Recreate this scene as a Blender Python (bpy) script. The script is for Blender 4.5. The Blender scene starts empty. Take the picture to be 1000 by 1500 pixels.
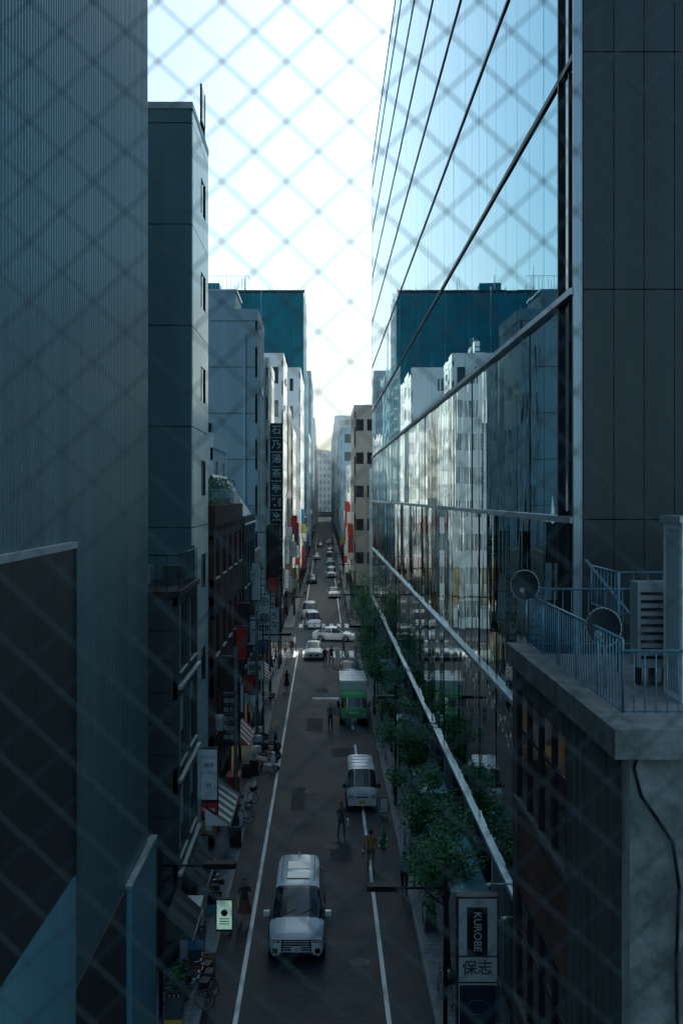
import bpy, bmesh, math, random
from mathutils import Vector, Matrix
R = random.Random(7)
S = bpy.context.scene
S.view_settings.view_transform = 'Standard'
S.view_settings.look = 'None'
S.view_settings.exposure = 0
COL = S.collection
F = 1428.0; H = 15.3
def P(u, v, Y):
    return Vector(((u-475)/F*Y, Y, H-(v-727)/F*Y))

# ---------------------------------------------------------------- materials
MATS = {}
def mat(name, col, rough=.6, metal=0., var=.15, scale=2., bump=0., bscale=20., spec=.5, emit=0., streak=False, stretch=None):
    if name in MATS: return MATS[name]
    m = bpy.data.materials.new(name); m.use_nodes = True
    nt = m.node_tree; N = nt.nodes; L = nt.links
    b = N['Principled BSDF']
    b.inputs['Roughness'].default_value = rough
    b.inputs['Metallic'].default_value = metal
    b.inputs['Specular IOR Level'].default_value = spec
    tc = N.new('ShaderNodeTexCoord')
    mp = N.new('ShaderNodeMapping'); L.new(tc.outputs['Object'], mp.inputs[0])
    if streak: mp.inputs['Scale'].default_value = (1.5, 1.5, .12)
    if stretch: mp.inputs['Scale'].default_value = stretch
    nz = N.new('ShaderNodeTexNoise'); nz.inputs['Scale'].default_value = scale
    nz.inputs['Detail'].default_value = 6; nz.inputs['Roughness'].default_value = .65
    L.new(mp.outputs[0], nz.inputs['Vector'])
    rp = N.new('ShaderNodeValToRGB')
    rp.color_ramp.elements[0].position = .3; rp.color_ramp.elements[1].position = .7
    c = col
    rp.color_ramp.elements[0].color = (c[0]*(1-var), c[1]*(1-var), c[2]*(1-var), 1)
    rp.color_ramp.elements[1].color = (min(1,c[0]*(1+var)), min(1,c[1]*(1+var)), min(1,c[2]*(1+var)), 1)
    L.new(nz.outputs[0], rp.inputs[0]); L.new(rp.outputs[0], b.inputs['Base Color'])
    if bump > 0:
        n2 = N.new('ShaderNodeTexNoise'); n2.inputs['Scale'].default_value = bscale; n2.inputs['Detail'].default_value = 3
        L.new(mp.outputs[0], n2.inputs['Vector'])
        bp = N.new('ShaderNodeBump'); bp.inputs['Strength'].default_value = bump; bp.inputs['Distance'].default_value = .02
        L.new(n2.outputs[0], bp.inputs['Height']); L.new(bp.outputs[0], b.inputs['Normal'])
    if emit > 0:
        L.new(rp.outputs[0], b.inputs['Emission Color']); b.inputs['Emission Strength'].default_value = emit
    MATS[name] = m
    return m

def brickmat(name, c1, c2, mortar, scale, bw, rh, ms=.012, rough=.75, rot=(0,0,0), bump=.4):
    m = bpy.data.materials.new(name); m.use_nodes = True
    nt = m.node_tree; N = nt.nodes; L = nt.links; b = N['Principled BSDF']
    tc = N.new('ShaderNodeTexCoord'); mp = N.new('ShaderNodeMapping'); mp.inputs['Rotation'].default_value = rot
    L.new(tc.outputs['Object'], mp.inputs[0])
    br = N.new('ShaderNodeTexBrick'); br.inputs['Scale'].default_value = scale
    br.inputs['Color1'].default_value = (*c1,1); br.inputs['Color2'].default_value = (*c2,1); br.inputs['Mortar'].default_value = (*mortar,1)
    br.inputs['Mortar Size'].default_value = ms; br.inputs['Brick Width'].default_value = bw; br.inputs['Row Height'].default_value = rh
    L.new(mp.outputs[0], br.inputs['Vector'])
    nz = N.new('ShaderNodeTexNoise'); nz.inputs['Scale'].default_value = .7; nz.inputs['Detail'].default_value = 8
    L.new(mp.outputs[0], nz.inputs['Vector'])
    mr = N.new('ShaderNodeMapRange'); mr.inputs[1].default_value=.3; mr.inputs[2].default_value=.7; mr.inputs[3].default_value = .6; mr.inputs[4].default_value = 1.3
    L.new(nz.outputs[0], mr.inputs[0])
    mx = N.new('ShaderNodeVectorMath'); mx.operation = 'SCALE'
    L.new(br.outputs[0], mx.inputs[0]); L.new(mr.outputs[0], mx.inputs['Scale'])
    L.new(mx.outputs[0], b.inputs['Base Color'])
    mr2 = N.new('ShaderNodeMapRange'); mr2.inputs[3].default_value = rough-.2; mr2.inputs[4].default_value = rough+.1
    L.new(nz.outputs[0], mr2.inputs[0]); L.new(mr2.outputs[0], b.inputs['Roughness'])
    bp = N.new('ShaderNodeBump'); bp.inputs['Strength'].default_value = bump; bp.inputs['Distance'].default_value = .01
    L.new(br.outputs['Fac'], bp.inputs['Height']); bp.invert = True; L.new(bp.outputs[0], b.inputs['Normal'])
    MATS[name] = m
    return m

asphalt = mat('asphalt', (.035,.045,.055), .85, var=.25, scale=1.2, bump=.3, bscale=60)
road_m = brickmat('block_paving', (.026,.042,.058), (.014,.023,.033), (.005,.008,.011), 1., .3, .15, .016, rough=.7)
walk_m = brickmat('slab_paving', (.17,.22,.26), (.12,.16,.19), (.035,.045,.05), 1., .6, .3, .012, rough=.6)
kerb_m = mat('kerb_granite', (.22,.25,.27), .7, var=.25, scale=6, bump=.2)
paint_m = mat('road_paint', (.80,.84,.86), .6, var=.14, scale=9)
siding_m = mat('corrugated_siding', (.065,.13,.155), .34, .4, var=.18, scale=1, streak=True)
siding_lt = mat('light_siding', (.12,.32,.40), .45, .2, var=.12, scale=1, streak=True)
panel_m = mat('metal_panel', (.038,.050,.054), .42, .5, var=.2, scale=.8, streak=True)
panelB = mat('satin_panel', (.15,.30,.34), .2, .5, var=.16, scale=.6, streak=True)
panelBs = mat('satin_panel_sky_sheen', (.62,.80,.84), .25, .15, var=.12, scale=.6, streak=True)  # tower's street side: sky reflection painted in as a paler panel colour
dark_m = mat('dark_metal', (.016,.02,.024), .5, .3, var=.2)
black_m = mat('black_paint', (.008,.009,.011), .6, var=.2, spec=.25)
joint_m = mat('joint', (.008,.01,.012), .9, var=.1)
iron_m = mat('cast_iron', (.05,.055,.06), .55, .5, var=.3, scale=20)
alu_m = mat('aluminium', (.40,.49,.53), .4, .6, var=.15, streak=True)
conc_m = mat('weathered_concrete', (.14,.165,.165), .85, var=.6, scale=2.2, bump=.45, bscale=14)
conc_st = mat('stained_concrete', (.075,.092,.092), .85, var=.65, scale=3, bump=.3, bscale=12, streak=True)
white_w = mat('white_render', (.80,.83,.82), .8, var=.1, scale=.6, streak=True)
grey_w = mat('grey_render', (.34,.46,.50), .8, var=.14, scale=.5, streak=True)
grey_d = mat('dark_grey_render', (.048,.068,.08), .8, var=.25, scale=.5, streak=True)
beige_w = mat('beige_tile', (.36,.355,.32), .75, var=.12, scale=.5, streak=True)
blue_w = mat('blue_grey_cladding', (.07,.24,.33), .6, var=.15, scale=.5, streak=True)
haze1 = mat('haze_tinted_wall', (.42,.56,.62), .8, var=.1, scale=.3)  # far walls: aerial haze painted in as a pale blue colour
teal_net = mat('teal_netting', (.003,.15,.195), .8, var=.25, scale=.25, bump=.3, bscale=.8)
brick_m = brickmat('dark_brick', (.16,.055,.042), (.10,.04,.032), (.04,.03,.03), 1., .22, .075, .008, rot=(math.pi/2,0,math.pi/2))
brick_f = brickmat('brown_tile', (.17,.075,.055), (.12,.05,.04), (.04,.035,.035), 1., .22, .075, .008, rot=(math.pi/2,0,math.pi/2))
glass_m = mat('window_glass', (.02,.03,.035), .06, 0, var=.3, scale=.4, spec=.9)
glass_l = mat('window_glass_blue', (.04,.10,.13), .08, .3, var=.35, scale=.4, spec=.9)
shop_gl = mat('shop_glass', (.02,.09,.11), .05, .2, var=.3, scale=.6, spec=1)
rail_m = mat('painted_rail', (.12,.29,.38), .45, .3, var=.2, scale=8)
wire_m = mat('wire_steel', (.025,.055,.07), .6, .2, var=.1)
roof_m = mat('roof_membrane', (.16,.18,.19), .85, var=.25)
sign_w = mat('sign_white', (.76,.81,.82), .45, var=.06)
sign_k = mat('sign_black', (.014,.016,.018), .4, var=.1)
sign_r = mat('sign_red', (.55,.03,.02), .45, var=.1)
sign_n = mat('sign_navy', (.02,.035,.07), .4, var=.1)
sign_b = mat('sign_brown', (.28,.15,.07), .5, var=.1)
sign_g = mat('sign_green', (.04,.30,.10), .5, var=.1)
sign_c = mat('sign_blue', (.04,.24,.45), .5, var=.1)
sign_y = mat('sign_yellow', (.65,.45,.07), .5, var=.1)
lit_m = mat('lit_sign_panel', (.45,.75,.62), .4, var=.15, scale=6, emit=.4)
warm_m = mat('lit_shop_interior', (.8,.5,.24), .5, var=.7, scale=4, emit=.16)
ink_w = mat('lettering_white', (.75,.78,.78), .5, var=.03)
ink_k = mat('lettering_black', (.02,.02,.022), .5, var=.03)
rubber = mat('tyre_rubber', (.012,.012,.013), .85, var=.2)
carglass = mat('car_glass', (.012,.02,.026), .04, 0, var=.1, spec=1)
silver = mat('car_paint_silver', (.76,.86,.92), .2, .0, var=.03, spec=.8)
whitep = mat('car_paint_white', (.84,.88,.9), .25, 0, var=.03, spec=.7)
darkp = mat('car_paint_navy', (.02,.07,.11), .2, .2, var=.05, spec=.8)
greenp = mat('truck_paint_green', (.02,.55,.10), .3, 0, var=.05, spec=.6)
chrome = mat('chrome', (.6,.63,.65), .15, 1, var=.05)
lampg = mat('headlamp_lens', (.55,.62,.66), .08, .3, var=.05, spec=1)
redl = mat('tail_lens', (.3,.01,.01), .15, var=.05)
bark = mat('bark', (.06,.05,.04), .9, var=.35, scale=8, bump=.5)
leaf = mat('leaves', (.022,.12,.055), .6, var=.5, scale=1.5)
leaf2 = mat('leaves_light', (.075,.26,.08), .6, var=.4, scale=1.5)
skin_m = mat('skin', (.42,.27,.2), .6, var=.05)
hair_m = mat('hair', (.012,.01,.01), .6, var=.2)

def coated(name, col, rough, wav, wscale):
    m = bpy.data.materials.new(name); m.use_nodes = True
    N = m.node_tree.nodes; L = m.node_tree.links; b = N['Principled BSDF']
    b.inputs['Base Color'].default_value = (*col,1); b.inputs['Metallic'].default_value = 1
    b.inputs['Roughness'].default_value = rough
    tc = N.new('ShaderNodeTexCoord'); mp = N.new('ShaderNodeMapping'); mp.inputs['Scale'].default_value = (1,.9,.12)
    L.new(tc.outputs['Object'], mp.inputs[0])
    n = N.new('ShaderNodeTexNoise'); n.inputs['Scale'].default_value = wscale; n.inputs['Detail'].default_value = 1
    L.new(mp.outputs[0], n.inputs['Vector'])
    bp = N.new('ShaderNodeBump'); bp.inputs['Strength'].default_value = wav; bp.inputs['Distance'].default_value = .01
    L.new(n.outputs[0], bp.inputs['Height']); L.new(bp.outputs[0], b.inputs['Normal'])
    MATS[name] = m
    return m
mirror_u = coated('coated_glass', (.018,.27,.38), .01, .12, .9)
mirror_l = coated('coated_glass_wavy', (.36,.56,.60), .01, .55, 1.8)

# ---------------------------------------------------------------- mesh builder
class M:
    def __init__(s): s.v=[]; s.f=[]; s.mi=[]; s.ms=[]; s.sm=[]
    def _m(s, m):
        if m not in s.ms: s.ms.append(m)
        return s.ms.index(m)
    def poly(s, pts, m, smooth=False):
        k=len(s.v); s.v += [tuple(p) for p in pts]; s.f.append(tuple(range(k,k+len(pts)))); s.mi.append(s._m(m)); s.sm.append(smooth)
    def box(s, x0,x1,y0,y1,z0,z1, m, fm={}):
        k=len(s.v)
        s.v += [(x0,y0,z0),(x1,y0,z0),(x1,y1,z0),(x0,y1,z0),(x0,y0,z1),(x1,y0,z1),(x1,y1,z1),(x0,y1,z1)]
        for key,f in (('b',(0,3,2,1)),('t',(4,5,6,7)),('-y',(0,1,5,4)),('+x',(1,2,6,5)),('+y',(2,3,7,6)),('-x',(3,0,4,7))):
            s.f.append(tuple(k+i for i in f)); s.mi.append(s._m(fm.get(key,m))); s.sm.append(False)
        return s
    def cyl(s, p0, p1, r0, m, r1=None, n=8, caps=True, smooth=True):
        p0=Vector(p0); p1=Vector(p1); r1 = r0 if r1 is None else r1
        d=(p1-p0)
        if d.length<1e-6: return s
        d.normalize(); a=d.orthogonal().normalized(); b=d.cross(a); k=len(s.v)
        for p,r in ((p0,r0),(p1,r1)):
            for i in range(n):
                t=2*math.pi*i/n; s.v.append(tuple(p+a*(math.cos(t)*r)+b*(math.sin(t)*r)))
        mi=s._m(m)
        for i in range(n):
            j=(i+1)%n; s.f.append((k+i,k+j,k+n+j,k+n+i)); s.mi.append(mi); s.sm.append(smooth)
        if caps:
            s.f.append(tuple(k+i for i in reversed(range(n)))); s.mi.append(mi); s.sm.append(False)
            s.f.append(tuple(k+n+i for i in range(n))); s.mi.append(mi); s.sm.append(False)
        return s
    def path(s, pts, r, m, n=6):
        for a,b in zip(pts[:-1],pts[1:]): s.cyl(a,b,r,m,n=n)
        return s
    def ell(s, c, rx,ry,rz, m, nu=12, nv=8, mf=None):
        k=len(s.v)
        for j in range(nv+1):
            ph=math.pi*j/nv
            for i in range(nu):
                t=2*math.pi*i/nu
                s.v.append((c[0]+rx*math.sin(ph)*math.cos(t), c[1]+ry*math.sin(ph)*math.sin(t), c[2]+rz*math.cos(ph)))
        for j in range(nv):
            for i in range(nu):
                f=(k+j*nu+i,k+(j+1)*nu+i,k+(j+1)*nu+(i+1)%nu,k+j*nu+(i+1)%nu)
                mm=m
                if mf:
                    cc=[sum(s.v[q][d] for q in f)/4-c[d] for d in range(3)]
                    mm=mf(cc)
                s.f.append(f); s.mi.append(s._m(mm)); s.sm.append(True)
        return s
    def torus(s, c, R0, r, axis, m, n=20, k=6):
        pts=[]
        for i in range(n+1):
            t=2*math.pi*i/n; a,b=R0*math.cos(t),R0*math.sin(t)
            pts.append((c[0]+(0 if axis=='x' else a), c[1]+(a if axis=='x' else 0), c[2]+b))
        return s.path(pts,r,m,n=k)
    def make(s, name, parent=None, loc=None, rotz=0, bevel=0):
        me=bpy.data.meshes.new(name); me.from_pydata(s.v,[],s.f)
        for m in s.ms: me.materials.append(m)
        me.polygons.foreach_set('material_index', s.mi); me.polygons.foreach_set('use_smooth', s.sm)
        me.validate(); me.update()
        o=bpy.data.objects.new(name,me); COL.objects.link(o)
        if parent: o.parent=parent
        if loc: o.location=loc
        if rotz: o.rotation_euler=(0,0,rotz)
        if bevel:
            b=o.modifiers.new('bevel','BEVEL'); b.width=bevel; b.segments=2; b.limit_method='ANGLE'; b.angle_limit=.6
        return o
def grp(name, loc=(0,0,0), rotz=0):
    e=bpy.data.objects.new(name,None); e.empty_display_size=.5; COL.objects.link(e); e.location=loc; e.rotation_euler=(0,0,rotz); return e
def txt(s, loc, size, m, parent=None, rot=(math.pi/2,0,0), vertical=False, sx=1., spacing=1.):
    c=bpy.data.curves.new('lettering','FONT'); c.body='\n'.join(s) if vertical else s
    c.size=size; c.align_x='CENTER'; c.align_y='CENTER'; c.space_line=spacing; c.offset=size*.012
    c.materials.append(m)
    o=bpy.data.objects.new('lettering',c); COL.objects.link(o); o.location=loc; o.rotation_euler=rot; o.scale=(sx,1,1)
    if parent: o.parent=parent
    return o

# ---------------------------------------------------------------- ground
g=M(); g.poly([(-1500,-200,-.02),(1500,-200,-.02),(1500,3000,-.02),(-1500,3000,-.02)],asphalt); g.make('ground')
g=M(); g.poly([(-3.6,-20,0),(3.2,-20,0),(3.2,900,0),(-3.6,900,0)],road_m); g.make('road')
g=M(); g.poly([(-120,98,.004),(120,98,.004),(120,112,.004),(-120,112,.004)],asphalt); g.make('cross_road')
def pavement(name,x0,x1,y0,y1,kx0,kx1):
    p=M()
    lo,hi=(x0,kx0) if kx0>x0 else (kx1,x1)
    p.box(lo,hi,y0,y1,-.01,.12,walk_m); p.make(name)
    k=M(); y=y0
    while y<y1-.1:
        e=min(y+1.0,y1); k.box(kx0,kx1,y+.005,e-.005,-.01,.135,kerb_m); y+=1.0
    k.make('kerb')
pavement('pavement',-5.6,-3.6,-5,96.5,-3.75,-3.6)
pavement('pavement',-5.6,-3.6,113,400,-3.75,-3.6)
pavement('pavement',3.2,5.9,-5,96.5,3.2,3.35)
pavement('pavement',3.2,5.9,113,400,3.2,3.35)
mk=M()
z=.008
def stripe(x0,x1,y0,y1): mk.poly([(x0,y0,z),(x1,y0,z),(x1,y1,z),(x0,y1,z)],paint_m)
stripe(-2.66,-2.52,0,94)
stripe(1.81,1.95,0,41); stripe(1.81,1.95,44,60); stripe(1.81,1.95,64,88)
stripe(-.9,1.2,73.5,74.1)
for i in range(7): stripe(-3+i*.9,-2.55+i*.9,92.5,96.5)
for i in range(7): stripe(-3+i*.9,-2.55+i*.9,113.5,117)
stripe(-2.66,-2.52,118,400); stripe(1.9,2.04,118,400)
mk.make('road_markings')
pt=M(); rp=random.Random(4)
for k in range(9):
    xx=rp.uniform(-2.2,1.0); yy=28+k*7+rp.uniform(-2,2); ww=rp.uniform(.5,1.3); ll=rp.uniform(1.5,4)
    pt.poly([(xx,yy,.004),(min(xx+ww,1.7),yy,.004),(min(xx+ww,1.7),yy+ll,.004),(xx,yy+ll,.004)],asphalt)
pt.make('road_repair_patches')
for (u,v) in ((462,1047),(487,1240),(455,1160),(527,1410)):
    Y=H*F/(v-727); x=(u-475)/F*Y
    m=M(); m.cyl((x,Y,-.01),(x,Y,.009),.32,iron_m,n=24); m.cyl((x,Y,.0),(x,Y,.013),.26,dark_m,n=24)
    for a in range(6): m.box(x-.2,x+.2,Y-.2+a*.075,Y-.18+a*.075,.013,.019,iron_m)
    m.make('manhole_cover')

# ---------------------------------------------------------------- generic facade
def facade(m, axis, plane, out, a0,a1,z0,z1, cols, rows, fw, fh, wm, depth=.18, frame=None, ac=0):
    cw=(a1-a0)/cols; ch=(z1-z0)/rows
    def bx(aa,ab,za,zb,d0,d1,mm):
        p,q=sorted((plane+out*d0,plane+out*d1))
        if axis=='x': m.box(p,q,aa,ab,za,zb,mm)
        else: m.box(aa,ab,p,q,za,zb,mm)
    pw=cw*(1-fw)/2; sh=ch*(1-fh)
    for i in range(cols+1):
        c=a0+i*cw; bx(max(a0,c-pw),min(a1,c+pw),z0,z1,0,depth,wm)
    for j in range(rows+1):
        lo=z0+j*ch-sh*.35; hi=z0+j*ch+sh*.65
        lo=max(z0,lo); hi=min(z1,hi)
        if hi-lo>.02: bx(a0,a1,lo,hi,0,depth-.02,wm)
    if frame:
        for i in range(cols):
            for j in range(rows):
                c=a0+(i+.5)*cw; lo=z0+j*ch+sh*.65; hi=z0+(j+1)*ch-sh*.35
                bx(c-.03,c+.03,lo,hi,0,.07,frame)
                if R.random()<.3: bx(c-cw/2+pw,c+cw/2-pw,hi-(hi-lo)*R.uniform(.3,.9),hi,.0,.03,grey_w)
                bx(c-cw/2+pw,c+cw/2-pw,lo-.06,lo,depth-.02,depth+.06,frame)
                if ac and R.random()<ac:
                    bx(c-.4,c+.4,lo+.05,lo+.6,depth*.3,depth+.25,alu_m)

def rooftop(m,x0,x1,y0,y1,h,n=3):
    w=x1-x0; d=y1-y0
    for i in range(n):
        a=x0+R.uniform(.1,.6)*w; b=y0+R.uniform(.1,.6)*d; sw=R.uniform(.12,.3)*w; sd=R.uniform(.12,.3)*d; hh=R.uniform(1,2.8)
        m.box(a,a+sw,b,b+sd,h+.003*i,h+hh,R.choice([alu_m,grey_w,white_w]))
        for k in range(4): m.box(a-.01,a+sw+.01,b-.02,b,h+hh*.2*(k+.6),h+hh*.2*(k+.8),dark_m)
    a=x0+.5*w; b=y0+.4*d
    m.cyl((a,b,h),(a,b,h+3.5),.04,alu_m,n=5)
    for k in range(4): m.cyl((a-.5,b,h+2.4+k*.3),(a+.5,b,h+2.4+k*.3),.02,alu_m,n=4)

def bld(name,x0,x1,y0,y1,h,side,wm,gm=None,fl=3.5,bay=2.6,fw=.55,fh=.5,front=True,depth=.18,ac=.1,base=3.8,fbay=None,ffw=None):
    gm=gm or glass_m; e=grp(name)
    D=depth
    cx0,cx1=(x0,x1-D) if side=='L' else (x0+D,x1)
    sk='+x' if side=='L' else '-x'
    w=M(); fm={sk:gm,'t':roof_m}
    cy0=y0+D if front else y0
    if front: fm['-y']=gm
    w.box(cx0,cx1,cy0,y1,0,h-.05,wm,fm); w.make('core',e)
    f=M(); rows=max(1,int((h-base)/fl)); cols=max(1,int((y1-y0)/bay))
    pl=cx1 if side=='L' else cx0; out=1 if side=='L' else -1
    facade(f,'x',pl,out,y0,y1,base,h,cols,rows,fw,fh,wm,D,frame=alu_m if y0<200 else None,ac=ac if y0<130 else 0)
    facade(f,'x',pl,out,y0,y1,0,base,max(1,cols//2),1,.8,.8,R.choice([dark_m,grey_d,wm]),D+.004)
    if y0<220:
        nc=max(1,cols//2); cw=(y1-y0)/nc
        for i in range(nc):
            if R.random()<.55:
                p,q=sorted((pl+out*.004,pl+out*.03)); f.box(p,q,y0+(i+.14)*cw,y0+(i+.86)*cw,.5,2.7,warm_m)
                for k in range(4):
                    yy=y0+(i+.2+.16*k)*cw; p,q=sorted((pl+out*.03,pl+out*.06)); f.box(p,q,yy,yy+.06,.4,2.8,dark_m)
    if front:
        fc=max(1,int((x1-x0)/(fbay or bay)))
        facade(f,'y',cy0,-1,x0+.004,x1-.004,.0,h-.004,fc,rows,ffw or fw,fh,wm,D-.006)
    f.make('facade',e)
    p=M(); t=.2
    p.box(x0,x1+.03,y0-.03,y0+t,h,h+.9,wm); p.box(x0,x1+.03,y1-t,y1,h,h+.9,wm)
    p.box(x1-t+.03,x1+.034,y0+t,y1-t,h,h+.9,wm) ; p.box(x0,x0+t,y0+t,y1-t,h,h+.9,wm)
    p.make('parapet',e)
    r=M(); rooftop(r,x0+.5,x1-.6,y0+.6,y1-.6,h-.05,3); r.make('roof_plant',e)
    return e

# ---------------------------------------------------------------- left: corrugated building (A)
e=grp('metal_clad_building')
w=M(); w.box(-20,-4.98,-3,27.05,0,60,panel_m); w.make('core',e)
c=M(); y=-2.9; pitch=.16
while y<27.05-.01:
    ys=[y,y+pitch*.35,y+pitch*.5,y+pitch*.85,min(y+pitch,27.05)]
    xs=[-4.9,-4.9,-4.955,-4.955,-4.9]
    for i in range(4):
        c.poly([(xs[i],ys[i],5.6),(xs[i+1],ys[i+1],5.6),(xs[i+1],ys[i+1],60),(xs[i],ys[i],60)],siding_m)
    y+=pitch
c.poly([(-4.98,27.05,0),(-4.9,27.05,0),(-4.9,27.05,60),(-4.98,27.05,60)],siding_m)
c.make('corrugated_cladding',e)
b=M()
y=3.
while y<18.7:
    e1=min(y+1.2,18.8); b.box(-4.9,-4.80,y+.012,e1-.012,8.02,14.3,panel_m); y+=1.2
b.box(-4.9,-4.82,3,18.8,8.0,14.3,joint_m); b.box(-4.92,-4.76,3,18.86,14.3,14.42,alu_m); b.box(-4.9,-4.78,18.76,18.86,8,14.3,dark_m)
b.make('lower_panels',e)
b=M(); y=3.
while y<18.9:
    e1=min(y+.3,18.95); b.box(-4.9,-4.81,y+.01,e1-.01,0,7.98,siding_lt); y+=.3
b.box(-4.9,-4.84,3,18.95,0,7.97,panelB)
y=24.1
while y<27.6:
    e1=min(y+.3,27.65); b.box(-4.9,-4.76,y+.01,e1-.01,0,5.6,siding_lt); y+=.3
b.box(-4.95,-4.8,24.1,27.7,0,5.58,siding_lt); b.box(-4.95,-4.74,24.05,27.72,5.6,5.68,alu_m)
b.make('base_cladding',e)
b=M()
y=19.0
while y<24:
    b.box(-4.95,-4.86,y+.01,min(y+.5,24)-.01,0,5.62,panel_m); y+=.5
b.make('base_recess',e)

# ---------------------------------------------------------------- B tower
e=grp('panel_clad_tower')
w=M(); w.box(-16,-4.96,36.3,41.2,0,29.7,joint_m,{'t':roof_m}); w.make('core',e)
p=M()
fl=148/F*36.3; z0=15.3+(727-625)/F*36.3
lv=[0]+[z0+fl*k for k in range(-4,4)]; lv=[a for a in lv if a>=0]+[29.7]
lv=sorted(set(round(a,3) for a in lv if a<=29.7))
for a,b_ in zip(lv[:-1],lv[1:]):
    if b_-a<.3: continue
    xx=-16
    while xx<-4.97:
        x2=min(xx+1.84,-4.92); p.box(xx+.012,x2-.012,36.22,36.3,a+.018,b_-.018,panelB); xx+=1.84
    ya=36.3
    for k,wd in enumerate((1.2,1.4,1.2,1.1)):
        yb=ya+wd
        if k==2 and a>4:
            zm=a+1.2; zn=a+2.6
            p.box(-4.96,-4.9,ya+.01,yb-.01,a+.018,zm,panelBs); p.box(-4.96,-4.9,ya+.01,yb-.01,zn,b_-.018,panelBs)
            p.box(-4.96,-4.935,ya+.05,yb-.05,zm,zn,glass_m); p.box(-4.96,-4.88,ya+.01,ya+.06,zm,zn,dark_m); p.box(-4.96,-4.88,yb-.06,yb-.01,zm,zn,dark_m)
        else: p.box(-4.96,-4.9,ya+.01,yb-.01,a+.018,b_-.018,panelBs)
        ya=yb
p.box(-16,-4.88,36.18,41.25,29.7,29.95,alu_m)
p.make('panels',e)
r=M()
for i in range(14): r.cyl((-11.5+i*.35,36.5,29.95),(-11.5+i*.35,36.5,31),.015,alu_m,n=4)
r.cyl((-11.6,36.5,31),(-6.95,36.5,31),.02,alu_m,n=4)
r.make('roof_railing',e)

# B2 lower block with terrace
e=grp('low_terrace_building')
w=M(); w.box(-14,-4.85,31.3,36.1,0,12.05,grey_d,{'+x':glass_m,'t':roof_m}); w.make('core',e)
f=M(); facade(f,'x',-4.85,1,31.3,36.1,.0,12.05,2,4,.7,.72,grey_d,.16,frame=alu_m)
f.box(-14,-4.62,31.2,36.15,12.05,12.25,dark_m)
for zz in (3.1,6.1,9.1): f.box(-4.69,-4.55,31.25,36.1,zz,zz+.1,alu_m)
for zz in range(0,12,1): f.box(-14,-4.87,31.24,31.3,zz+.02,zz+.97,grey_d)
f.make('facade',e)
r=M()
for i in range(12):
    yy=31.4+i*.42; r.cyl((-4.7,yy,12.25),(-4.7,yy,13.4),.015,dark_m,n=4)
r.cyl((-4.7,31.4,13.4),(-4.7,36.0,13.4),.025,dark_m,n=5); r.cyl((-4.7,31.4,12.5),(-4.7,36,12.5),.018,dark_m,n=5)
for i in range(20):
    xx=-4.7-i*.35; r.cyl((xx,31.4,12.25),(xx,31.4,13.4),.015,dark_m,n=4)
r.cyl((-12,31.4,13.4),(-4.7,31.4,13.4),.025,dark_m,n=5)
r.box(-12,-4.75,35.8,35.85,12.25,13.5,panelB)
r.make('terrace_railing',e)
r=M()
for q in range(5):
    r.box(-10+q*1.1,-9.3+q*1.1,33+.2*q,33.6+.2*q,12.25,12.9,R.choice([grey_d,alu_m]))
r.make('terrace_equipment',e)

# C: dark brick shop buildings
e=bld('brick_shop_building',-13,-4.75,42.0,56.5,14.0,'L',brick_m,glass_m,fl=3.4,bay=2.6,fw=.5,fh=.5,ac=.15)
r=M()
for i in range(36): r.cyl((-4.85,42.2+i*.4,14.8),(-4.85,42.2+i*.4,15.6),.015,alu_m,n=4)
r.cyl((-4.85,42.1,15.6),(-4.85,56.4,15.6),.025,alu_m,n=5)
r.make('roof_railing',e)
e=bld('dark_shop_building',-13,-4.7,57,66,13.2,'L',grey_d,glass_m,fl=3.2,bay=2.2,fw=.6,fh=.55)
rf=M()
rf.poly([(-4.6,57,13.6),(-4.6,66,13.6),(-6.6,66,16.6),(-6.6,57,16.6)],alu_m); rf.poly([(-4.6,57,13.6),(-6.6,57,16.6),(-8.6,57,13.6)],grey_d)
rf.make('pitched_roof',e)
e=bld('white_gabled_house',-14,-6.6,58,66,18.2,'L',white_w,glass_l,fl=3,bay=3.5,fw=.35,fh=.4)
e=bld('grey_rendered_building',-24,-5.2,76,84,29,'L',grey_w,glass_l,fl=3.6,bay=4,fw=.25,fh=.35,front=False)
wv=M(); 
for k in range(8):
    wv.box(-24,-5.4,75.96,76,29-3.6*k-.03,29-3.6*k,grey_d)
wv.box(-9.4,-8.8,75.9,76,19.5,21,glass_m); wv.box(-9.5,-8.7,75.93,76,19.4,19.5,alu_m)
wv.cyl((-6.2,75.9,0),(-6.2,75.9,28),.07,alu_m); wv.cyl((-9.9,75.9,0),(-9.9,75.9,28),.05,alu_m)
wv.box(-10.5,-7,77,82,29,31.5,grey_w); wv.box(-10.6,-6.9,76.95,82.05,31.5,31.65,alu_m)
for i in range(12): wv.cyl((-9.2+i*.3,77,31.6),(-9.2+i*.3,77,32.7),.02,alu_m,n=4)
wv.cyl((-9.2,77,32.7),(-5.9,77,32.7),.02,alu_m,n=4)
wv.make('wall_details',e)
bld('white_office_building',-12,-4.9,67,75,10.5,'L',beige_w,fl=3.3,bay=2)
bld('white_office_building',-13,-4.9,85,95.5,26.5,'L',white_w,glass_m,fl=3.3,bay=2.2,fw=.5,fh=.45)
bld('white_office_building',-11,-4.75,113,124,31,'L',white_w,glass_l,fl=3.4,bay=2,fw=.45,fh=.5)
bld('grey_office_building',-12,-4.6,124.2,136,26,'L',beige_w,glass_m,fl=3.3,bay=1.8)
bld('white_office_building',-13,-4.4,136.2,150,24,'L',white_w,glass_m,fl=3.3,bay=2)
bld('white_office_building',-12,-3.75,152,179,34.5,'L',white_w,glass_l,fl=3.5,bay=2.4,fw=.5,fh=.45,ffw=.2)
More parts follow.
